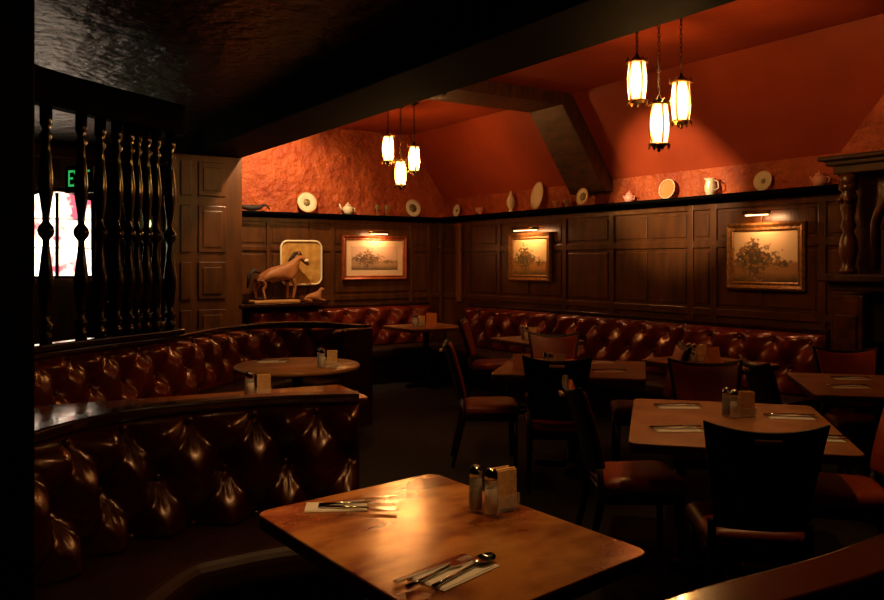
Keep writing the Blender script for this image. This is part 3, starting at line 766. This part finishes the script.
for i, (px, dep, py, lb) in enumerate(LAN):
    lat = (px-442)/800*dep; z = 1.55+(262-py)/800*dep; x, y = W(lat, dep)
    rz = VIEW_ROT+(0.35 if i in (0, 2, 3) else 0.0)+0.2*(i % 3)
    if lp is None: lp = make_lantern(lb); lp.location = (x, y, z); lp.rotation_euler = (0, 0, rz); o = lp; base_children = list(lp.children)
    else:
        o = thing('pendant_lantern', lb, 'lamp', (x, y, z), rz)
        for ch in base_children: c = ch.copy(); C.objects.link(c); c.parent = o
    o['group'] = 'lanterns of the near cluster' if i < 3 else 'lanterns of the far cluster'
    obj('chain', chain(0.375, CEIL-z-0.02), 'dark_brass', o)
    obj('ceiling_canopy', MB().lathe([(0.012, CEIL-z-0.03), (0.045, CEIL-z-0.012), (0.05, CEIL-z-0.0005)], 14), 'dark_brass', o)

# housings of the unseen downlights, added fill ones included
for x, y, z, lb in ((NEAR_DOWN[0], NEAR_DOWN[1], LOW, 'recessed downlight over the foreground table'), (GLOW[0], GLOW[1], CEIL, 'recessed downlight by the short wall'),
                    (BOOTH_FILL[0], BOOTH_FILL[1], LOW, 'unseen downlight added over the round booth table'), (VIEW_FILL[0], VIEW_FILL[1], LOW, 'unseen downlight added to brighten the left front'), (VIEW_FILL2[0], VIEW_FILL2[1], LOW, 'unseen downlight added to brighten the right front'), (TABLE_FILL[0], TABLE_FILL[1], CEIL, 'unseen downlight added over the bare brown table')):
    t = thing('downlight', lb, 'lamp', (x, y, z-0.02)); 
    mb = MB(); mb.tube([(0.05*math.cos(2*PI*k/20), 0.05*math.sin(2*PI*k/20), 0.012) for k in range(20)], 0.008, 6, closed=True)
    obj('trim_ring', mb, 'dark_brass', t); obj('lens', MB().lathe([(0.044, 0.014), (0.044, 0.0195)], 20), 'lens', t)

t = thing('spotlight', 'small black spotlight added out of sight on the dark beam to light the long wall', 'lamp', (BEAM_FILL[0], BY1, BEAM_FILL[2]))  # invented fitting for the added wall fill
obj('bracket', MB().box(-0.03, 0.03, 0.0005, 0.02, -0.03, 0.05).tube([(0, 0.015, 0), (0, 0.08, 0)], 0.008, 8), 'iron', t)
obj('can', MB().lathe([(0.03, -0.06), (0.045, -0.05), (0.05, 0.09), (0.046, 0.09), (0.042, 0.0), (0.001, 0.0)], 16, M_=Tm((-0.04, 0.13, -0.01), 0.05) @ Matrix.Rotation(-PI/2-0.2, 4, 'X')), 'iron', t)

# ---------------------------------------------------------------- pictures
def picture(lb, loc, rz, w, h, fw, frame_m, paint, mount=0.0, lampx=0.0, lamp_on=True, lamp_w=0.2, power=1.0, lz=0.0):
    t = thing('framed_picture', lb, 'picture', loc, rz)           # faces -y, wall at y=0; origin at the frame's bottom middle
    mb = MB(); o1 = [(-w/2, 0), (w/2, 0), (w/2, h), (-w/2, h)]
    secs = [(0, -0.004), (0, -0.03), (fw*0.25, -0.045), (fw*0.6, -0.03), (fw*0.85, -0.032), (fw, -0.018), (fw, -0.004)]
    v = []; f = []
    for ins, y in secs:
        for x, z in ((-w/2+ins, ins), (w/2-ins, ins), (w/2-ins, h-ins), (-w/2+ins, h-ins)): v.append((x, y, z))
    n = len(secs)
    for i in range(n):
        for k in range(4): j = (i+1) % n; f.append((i*4+k, j*4+k, j*4+(k+1) % 4, i*4+(k+1) % 4))
    mb.add(v, f); obj('frame', mb, frame_m, t)
    i2 = fw
    if mount: obj('mount', MB().box(-w/2+i2, w/2-i2, -0.012, -0.002, i2, h-i2), 'mount', t); i2 = fw+mount
    obj('painting', MB().box(-w/2+i2, w/2-i2, -0.015, -0.0125 if mount else -0.003, i2, h-i2), paint, t)
    zl = h+0.03+lz
    mb = MB().tube([(lampx, -0.02, h-0.03), (lampx, -0.06, zl+0.03), (lampx, -0.13, zl+0.02)], 0.006, 6).tube([(lampx-lamp_w/2, -0.135, zl+0.012), (lampx+lamp_w/2, -0.135, zl+0.012)], 0.018, 10)
    pl = obj('picture_light', mb, 'brass', t)
    obj('lamp_tube', MB().tube([(lampx-lamp_w*0.42, -0.131, zl-0.006), (lampx+lamp_w*0.42, -0.131, zl-0.006)], 0.010, 8), 'plens', pl)
    l = bpy.data.lights.new('picture_lamp', 'AREA'); l.shape = 'RECTANGLE'; l.size = lamp_w*0.8; l.size_y = 0.02; l.energy = PICTURE_LIGHT*power; l.color = (1.0, 0.5, 0.22)
    lo = bpy.data.objects.new('picture_lamp', l); C.objects.link(lo); lo.parent = t; lo.location = (lampx, -0.128, zl-0.02); lo.rotation_euler = (math.radians(32), 0, 0)
    return t
picture('large gilt-framed landscape with trees, brass picture light above', (5.18, 0-0.024, 1.30), 0, 0.78, 0.60, 0.075, 'gold', 'paint_big', lampx=0.0, lamp_w=0.26, power=0.8, lz=0.04)
picture('small upright gilt-framed painting in the middle of the long wall', (1.955, -0.024, 1.31), 0, 0.80, 0.60, 0.085, 'gold', 'paint_small', lampx=0.05, lamp_w=0.5, power=1.2)
picture('wide red-framed village print with cream mount on the short wall', (0.024, -1.135, 1.31), PI/2, 0.98, 0.59, 0.06, 'redframe', 'paint_left', mount=0.08, lamp_w=0.3, power=1.0)

# ---------------------------------------------------------------- plate shelf pieces
def plate(px_lb, x, r, m, rim=None, motif=None, left=False, zs=1.0, name='display_plate', y=-0.055):
    t = thing(name, px_lb, 'plate', (x, y, SHELF_Z) if not left else (0.055, x, SHELF_Z), 0 if not left else PI/2)
    # disc leaning on the wall: faces -y
    Mx = Matrix.Translation((0, 0.0, r*zs+0.002)) @ Matrix.Rotation(math.radians(-10), 4, 'X') @ Matrix.Rotation(PI/2, 4, 'X') @ Matrix.Diagonal((1, zs, 1, 1))
    obj('dish', MB().lathe([(r*0.5, 0.0), (r*0.62, 0.002), (r, 0.016), (r*0.99, 0.019), (r*0.62, 0.007), (r*0.55, 0.005), (0.001, 0.005)], 28, M_=Mx), m, t)
    if motif: obj('painted_centre', MB().lathe([(r*motif, 0.0052), (r*motif, 0.0066), (0.001, 0.0067)], 18, M_=Mx), 'motif', t)
    if rim:
        mb = MB(); mb.tube([(r*0.97*math.cos(2*PI*k/28), r*0.97*math.sin(2*PI*k/28), 0.019) for k in range(28)], 0.005, 6, M_=Mx, closed=True); obj('rim_band', mb, rim, t)
plate('small round white plate nearest the room corner', 0.42, 0.085, 'china_white', motif=0.3)
plate('tall oval cream platter, biggest on the shelf', 2.13, 0.115, 'china', 'china_tan', zs=1.5)
plate('cream plate with dark painted centre under the rafter foot', 3.02, 0.095, 'china', 'china_tan', motif=0.5, y=-0.165)
plate('tan round plate on the rough lit plaster, right of the rafter', 4.11, 0.10, 'china_tan', 'china')
plate('round cream plate above the large landscape', 5.18, 0.09, 'china', motif=0.25)
plate('large yellowish plate with dark centre on the short-wall shelf', -2.13, 0.135, 'china', 'china_tan', motif=0.35, left=True)
plate('white plate with dark flecks above the red-framed print', -0.55, 0.12, 'china_white', motif=0.5, left=True)
def vessel(name, lb, cat, x, prof, m, left=False, handle=None, spout=None, lid=None, extra=None, s=1.0, rz=0):
    t = thing(name, lb, cat, (x, -0.085, SHELF_Z+0.0005) if not left else (0.085, x, SHELF_Z+0.0005), (0 if not left else PI/2)+rz)
    obj('body', MB().lathe([(r*s, z*s) for r, z in prof], 20), m, t)
    if handle: obj('handle', MB().tube([tuple(c*s for c in p) for p in handle], 0.006*s, 6), m, t)
    if spout: obj('spout', MB().tube([tuple(c*s for c in p) for p in spout], [0.014*s, 0.010*s, 0.007*s][:len(spout)], 8), m, t)
    if lid: obj('lid', MB().lathe([(r*s, z*s) for r, z in lid], 16), m, t)
    return t
cup = [(0.02, 0), (0.022, 0.004), (0.012, 0.012), (0.03, 0.035), (0.045, 0.075), (0.05, 0.10), (0.046, 0.10), (0.026, 0.04), (0.001, 0.03)]
pot = [(0.035, 0), (0.05, 0.015), (0.062, 0.045), (0.055, 0.08), (0.035, 0.098), (0.02, 0.102)]
potlid = [(0.036, 0.1), (0.03, 0.115), (0.008, 0.122), (0.012, 0.132), (0.004, 0.14)]
jug = [(0.035, 0), (0.04, 0.006), (0.055, 0.05), (0.058, 0.09), (0.045, 0.14), (0.05, 0.17), (0.046, 0.17), (0.04, 0.14), (0.001, 0.03)]
vase = [(0.03, 0), (0.034, 0.006), (0.014, 0.03), (0.05, 0.09), (0.055, 0.14), (0.03, 0.2), (0.012, 0.24), (0.004, 0.27)]
hr = [(0.045, 0, 0.03), (0.085, 0, 0.035), (0.09, 0, 0.07), (0.05, 0, 0.085)]
vessel('pink_cup', 'little pink footed cup near the room corner', 'cup', 0.98, [(r*1.3, z*0.95) for r, z in cup], 'china_pink')
vessel('covered_vase', 'slim cream covered vase left of the oval platter', 'vase', 1.64, vase, 'china')
vessel('small_cup', 'small brown cup just right of the oval platter', 'cup', 2.48, cup, 'china_tan', s=0.85)
vessel('small_cup', 'small brown cup nearer the rafter foot', 'cup', 2.66, cup, 'china_tan', s=0.9)
vessel('small_teapot', 'small red and cream teapot right of the rafter foot', 'teapot', 3.62, pot, 'china_pink', handle=hr, spout=[(-0.05, 0, 0.04), (-0.08, 0, 0.06), (-0.1, 0, 0.09)], lid=potlid, s=0.85)
vessel('cream_pitcher', 'cream pitcher with handle on the rough lit plaster', 'pitcher', 4.64, jug, 'china', handle=[(0.05, 0, 0.05), (0.095, 0, 0.07), (0.09, 0, 0.13), (0.045, 0, 0.15)], spout=[(-0.035, 0, 0.14), (-0.055, 0, 0.165), (-0.07, 0, 0.178)], s=0.95)
vessel('pig_teapot', 'squat pink and white teapot at the right end of the shelf', 'teapot', 5.72, pot, 'china_pink', handle=hr, spout=[(-0.05, 0, 0.05), (-0.08, 0, 0.075), (-0.085, 0, 0.1)], lid=potlid, s=0.95)
vessel('cream_teapot', 'cream teapot with spout, above the left part of the red-framed print', 'teapot', -1.56, pot, 'china', left=True, handle=hr, spout=[(-0.05, 0, 0.04), (-0.09, 0, 0.07), (-0.11, 0, 0.12)], lid=potlid, s=1.15)
gob = [(0.028, 0), (0.026, 0.005), (0.006, 0.015), (0.006, 0.07), (0.028, 0.1), (0.03, 0.14), (0.026, 0.14), (0.02, 0.1), (0.001, 0.085)]
vessel('dark_goblet', 'dark goblet right of the cream teapot', 'goblet', -1.13, gob, 'motif', left=True)
vessel('dark_goblet', 'dark goblet nearer the white flecked plate', 'goblet', -0.98, gob, 'motif', left=True)
# dark duck-like carving at the left end
t = thing('bird_carving', 'dark long-billed bird carving at the left end of the short shelf', 'carving', (0.085, -2.86, SHELF_Z), PI/2)
obj('body', MB().tube([(-0.16, 0, 0.06), (-0.1, 0, 0.045), (0, 0, 0.04), (0.1, 0, 0.05), (0.16, 0, 0.09)], [0.008, 0.03, 0.04, 0.03, 0.008], 10), 'mane', t)
obj('neck', MB().tube([(0.14, 0, 0.07), (0.18, 0, 0.08), (0.21, 0, 0.05), (0.23, 0, 0.02)], [0.014, 0.012, 0.012, 0.005], 8), 'mane', t)
obj('stand', MB().box(-0.05, 0.05, -0.02, 0.02, 0, 0.012), 'mane', t)

# ---------------------------------------------------------------- horse statue, tray, ledge
led = tag(obj('display_ledge', MB().box(0.03, 0.31, -3.10, -1.95, 1.005, 1.045), 'cap', bevel=0.006), 'dark wooden display ledge under the horse statue', 'ledge')
HZ = 1.0455
hb = thing('horse_statue', 'tan horse statue on a base, in front of the rounded golden tray', 'statue', (0.19, -2.60, HZ), PI/2); hb.scale = (1.18, 1.18, 1.12)
obj('base', MB().box(-0.26, 0.24, -0.09, 0.09, 0, 0.035), 'china_tan', hb, bevel=0.01)
def skin_mesh(name, verts, edges, radii, m, parent, sub=2):
    me = bpy.data.meshes.new(name); bm = bmesh.new(); lay = bm.verts.layers.skin.verify()
    bv = [bm.verts.new(v) for v in verts]
    for v, r in zip(bv, radii): v[lay].radius = r if isinstance(r, tuple) else (r, r)
    bv[0][lay].use_root = True
    for a, b in edges: bm.edges.new((bv[a], bv[b]))
    bm.to_mesh(me); bm.free(); me.materials.append(M[m])
    o = bpy.data.objects.new(name, me); C.objects.link(o); o.parent = parent
    sk = o.modifiers.new('skin', 'SKIN'); sk.use_smooth_shade = True
    sb = o.modifiers.new('sub', 'SUBSURF'); sb.levels = 1; sb.render_levels = sub
    return o
hv = [(-0.20, 0, 0.335), (-0.06, 0, 0.32), (0.06, 0, 0.325), (0.15, 0, 0.35), (0.21, 0, 0.43), (0.255, 0, 0.50), (0.30, 0, 0.49), (0.355, 0, 0.435), (0.375, 0, 0.415),
      (-0.19, 0.05, 0.26), (-0.165, 0.05, 0.20), (-0.205, 0.05, 0.14), (-0.185, 0.05, 0.045),
      (-0.17, -0.05, 0.26), (-0.13, -0.05, 0.20), (-0.155, -0.05, 0.14), (-0.13, -0.05, 0.045),
      (0.145, 0.045, 0.27), (0.15, 0.045, 0.17), (0.145, 0.045, 0.045),
      (0.17, -0.045, 0.27), (0.20, -0.045, 0.18), (0.175, -0.045, 0.045)]
he = [(0,1),(1,2),(2,3),(3,4),(4,5),(5,6),(6,7),(7,8),(0,9),(9,10),(10,11),(11,12),(0,13),(13,14),(14,15),(15,16),(3,17),(17,18),(18,19),(3,20),(20,21),(21,22)]
hr_ = [0.09,0.092,0.09,0.088,0.062,0.038,0.034,0.024,0.02, 0.038,0.022,0.016,0.016, 0.038,0.022,0.016,0.016, 0.028,0.017,0.015, 0.028,0.017,0.015]
skin_mesh('body', hv, he, hr_, 'horse', hb)
mn = MB().tube([(0.135, 0, 0.43), (0.175, 0, 0.49), (0.215, 0, 0.545), (0.265, 0, 0.555), (0.29, 0, 0.53)], [0.012, 0.022, 0.022, 0.018, 0.008], 8)
obj('mane', mn, 'mane', hb)
obj('tail', MB().tube([(-0.17, 0, 0.335), (-0.235, 0, 0.36), (-0.285, 0, 0.30), (-0.30, 0, 0.17)], [0.014, 0.024, 0.026, 0.008], 8), 'mane', hb)
for sy in (-1, 1): obj('ear', MB().lathe([(0.012, 0), (0.01, 0.02), (0.002, 0.045)], 8, (0.25, sy*0.022, 0.53)), 'horse', hb)
obj('blaze', MB().ball((0.335, -0.018, 0.465), (0.03, 0.018, 0.024), 10), 'china_white', hb)
# smaller dark resting foal-like carving in front of the tray
fb = thing('deer_figure', 'small dark reclining animal figure beside the horse statue', 'statue', (0.2, -2.12, HZ), PI/2)
skin_mesh('body', [(-0.09, 0, 0.06), (0.0, 0, 0.065), (0.08, 0, 0.075), (0.11, 0, 0.13), (0.12, 0, 0.17), (0.165, 0, 0.155), (-0.10, -0.04, 0.03), (-0.02, -0.06, 0.018), (0.08, -0.04, 0.03), (0.17, -0.05, 0.018)],
    [(0,1),(1,2),(2,3),(3,4),(4,5),(0,6),(6,7),(2,8),(8,9)], [0.05,0.048,0.045,0.028,0.025,0.015,0.03,0.014,0.025,0.012], 'horse', fb)
# tray on edge
tr = thing('display_tray', 'rounded square golden tray with pale rim leaning on the panelled wall', 'tray', (0.036, -2.20, 1.28), PI/2)
def rrect(hw, hh, r, y, n=6):
    pts = []
    for sx, sz, a0 in ((1, 1, 0), (-1, 1, 90), (-1, -1, 180), (1, -1, 270)):
        for i in range(n+1): a = math.radians(a0+90*i/n); pts.append((sx*(hw-r)+r*math.cos(a), y, hh+sz*(hh-r)+r*math.sin(a)))
    return pts
pl_ = rrect(0.26, 0.26, 0.08, -0.012); n = len(pl_)
mb = MB(); mb.add(pl_+[(x, 0, z) for x, y, z in pl_], [tuple(range(n)), tuple(range(2*n-1, n-1, -1))]+[(i, i+n, (i+1) % n+n, (i+1) % n) for i in range(n)])
obj('tray_face', mb, 'tray', tr); obj('rim', MB().tube(rrect(0.275, 0.275, 0.09, -0.018), 0.014, 8, closed=True, M_=Matrix.Translation((0, 0, -0.015))), 'tray_rim', tr)

# ---------------------------------------------------------------- carved overmantel and chimney hood
struct('wall_chimney', MB().add([(6.08, -0.001, 2.356), (8.4, -0.001, 2.356), (8.4, -0.44, 2.356), (6.08, -0.44, 2.356), (7.0, -0.02, 3.29), (8.2, -0.02, 3.29), (8.2, -0.62, 3.29), (7.0, -0.62, 3.29)],
    [(0,1,2,3), (4,7,6,5), (3,2,6,7), (0,3,7,4), (1,5,6,2), (0,4,5,1)]), 'plaster')
mt = thing('carved_overmantel', 'carved dark oak overmantel with columns and arch at the right edge', 'fireplace surround', (6.9, -0.25, 0))
def mpart(name, mb, m='carved', bevel=0.0): return obj(name, mb, m, mt, bevel, world=True)
mpart('cornice', MB().box(5.95, 8.2, -0.50, -0.03, 2.32, 2.355).box(5.99, 8.15, -0.46, -0.03, 2.285, 2.32).box(6.03, 8.1, -0.42, -0.03, 2.22, 2.285), 'cornice', bevel=0.01)
mpart('back_board', MB().box(6.05, 8.05, -0.16, -0.03, 1.45, 2.22), bevel=0.005)
mpart('mantel_shelf', MB().box(5.95, 8.15, -0.50, -0.03, 1.40, 1.46).box(6.0, 8.1, -0.44, -0.03, 1.33, 1.40), 'cornice', bevel=0.012)
colp = [(0.06, 0), (0.065, 0.03), (0.045, 0.05), (0.05, 0.10), (0.07, 0.18), (0.06, 0.26), (0.035, 0.32), (0.055, 0.36), (0.04, 0.42), (0.055, 0.50), (0.065, 0.58), (0.045, 0.64), (0.065, 0.70), (0.07, 0.76)]
for x in (6.12, 6.75, 7.4, 7.95):
    c_ = mpart('column', MB().lathe(colp, 16, (x, -0.36, 1.46)))
    obj('capital', MB().ball((x-6.9, -0.36+0.25, 2.12), (0.075, 0.07, 0.05), 10).ball((x-6.9-0.03, -0.42+0.25, 2.02), 0.03, 8).ball((x-6.9+0.03, -0.42+0.25, 2.02), 0.03, 8), 'carved', c_)
for x in (6.435, 7.075, 7.675):
    mb = MB(); pts = [(x+0.21*math.cos(a), -0.19, 1.82+0.23*math.sin(a)) for a in [PI*k/14 for k in range(15)]]
    mb.tube([(x+0.21, -0.19, 1.5)]+pts+[(x-0.21, -0.19, 1.5)], 0.028, 8)
    mb.tube([(x+0.15*math.cos(a), -0.18, 1.80+0.17*math.sin(a)) for a in [PI*k/12 for k in range(13)]], 0.018, 6)
    mb.ball((x, -0.2, 1.68), (0.05, 0.05, 0.09), 10).ball((x, -0.21, 1.82), (0.035, 0.035, 0.045), 8).lathe([(0.06, 0), (0.07, 0.03), (0.03, 0.08), (0.05, 0.12)], 12, (x, -0.2, 1.47))
    mpart('arched_niche', mb)
for x0, x1 in ((6.0, 6.25), (7.8, 8.05)): mpart('jamb', MB().box(x0, x1, -0.40, -0.03, 0, 1.30).box(x0+0.04, x1-0.04, -0.42, -0.40, 0.2, 1.15), bevel=0.008)
mpart('firebox_surround', MB().box(6.25, 7.8, -0.30, -0.03, 0.95, 1.30).box(6.25, 7.8, -0.10, -0.03, 0, 0.95), 'beam', 0.006)

# ---------------------------------------------------------------- exit sign and sconce in the lobby
ex, ey = W(-3.61, 8.0)
es = thing('exit_sign', 'hanging sign with green lit letters EXIT behind the spindle screen', 'sign', (ex, ey, 2.24), VIEW_ROT-0.3)
obj('housing', MB().box(-0.17, 0.17, -0.03, 0.03, 0, 0.27), 'iron', es, bevel=0.006)
obj('hanger', MB().tube([(0, 0, 0.27), (0, 0, LOW-2.24)], 0.01, 8), 'iron', es)
fc = bpy.data.curves.new('exit_text', 'FONT'); fc.body = 'EXIT'; fc.size = 0.19; fc.extrude = 0.003; fc.align_x = 'CENTER'; fc.align_y = 'CENTER'; fc.space_character = 0.92
fo = bpy.data.objects.new('tmp', fc); C.objects.link(fo)
bpy.context.view_layer.update()
me = bpy.data.meshes.new_from_object(fo.evaluated_get(bpy.context.evaluated_depsgraph_get())); bpy.data.objects.remove(fo)
me.materials.clear(); me.materials.append(M['exit_green'])
lt = bpy.data.objects.new('letters', me); C.objects.link(lt); lt.parent = es; lt.location = (0, -0.034, 0.135); lt.rotation_euler = (PI/2, 0, 0); lt.scale = (0.72, 1.25, 1)
sx_, sy_ = -1.6, -3.66
sc = thing('wall_sconce', 'greenish glowing wall sconce seen between the spindles', 'lamp', (sx_+0.001, -3.72, 2.0), 0)
obj('bracket', MB().box(0, 0.015, -0.03, 0.03, -0.08, 0.04).tube([(0.01, 0, -0.04), (0.08, 0, -0.05), (0.10, 0, 0.0)], 0.007, 6), 'brass', sc)
obj('globe', MB().ball((0.10, 0, 0.06), (0.05, 0.05, 0.07), 14), 'sconce', sc)
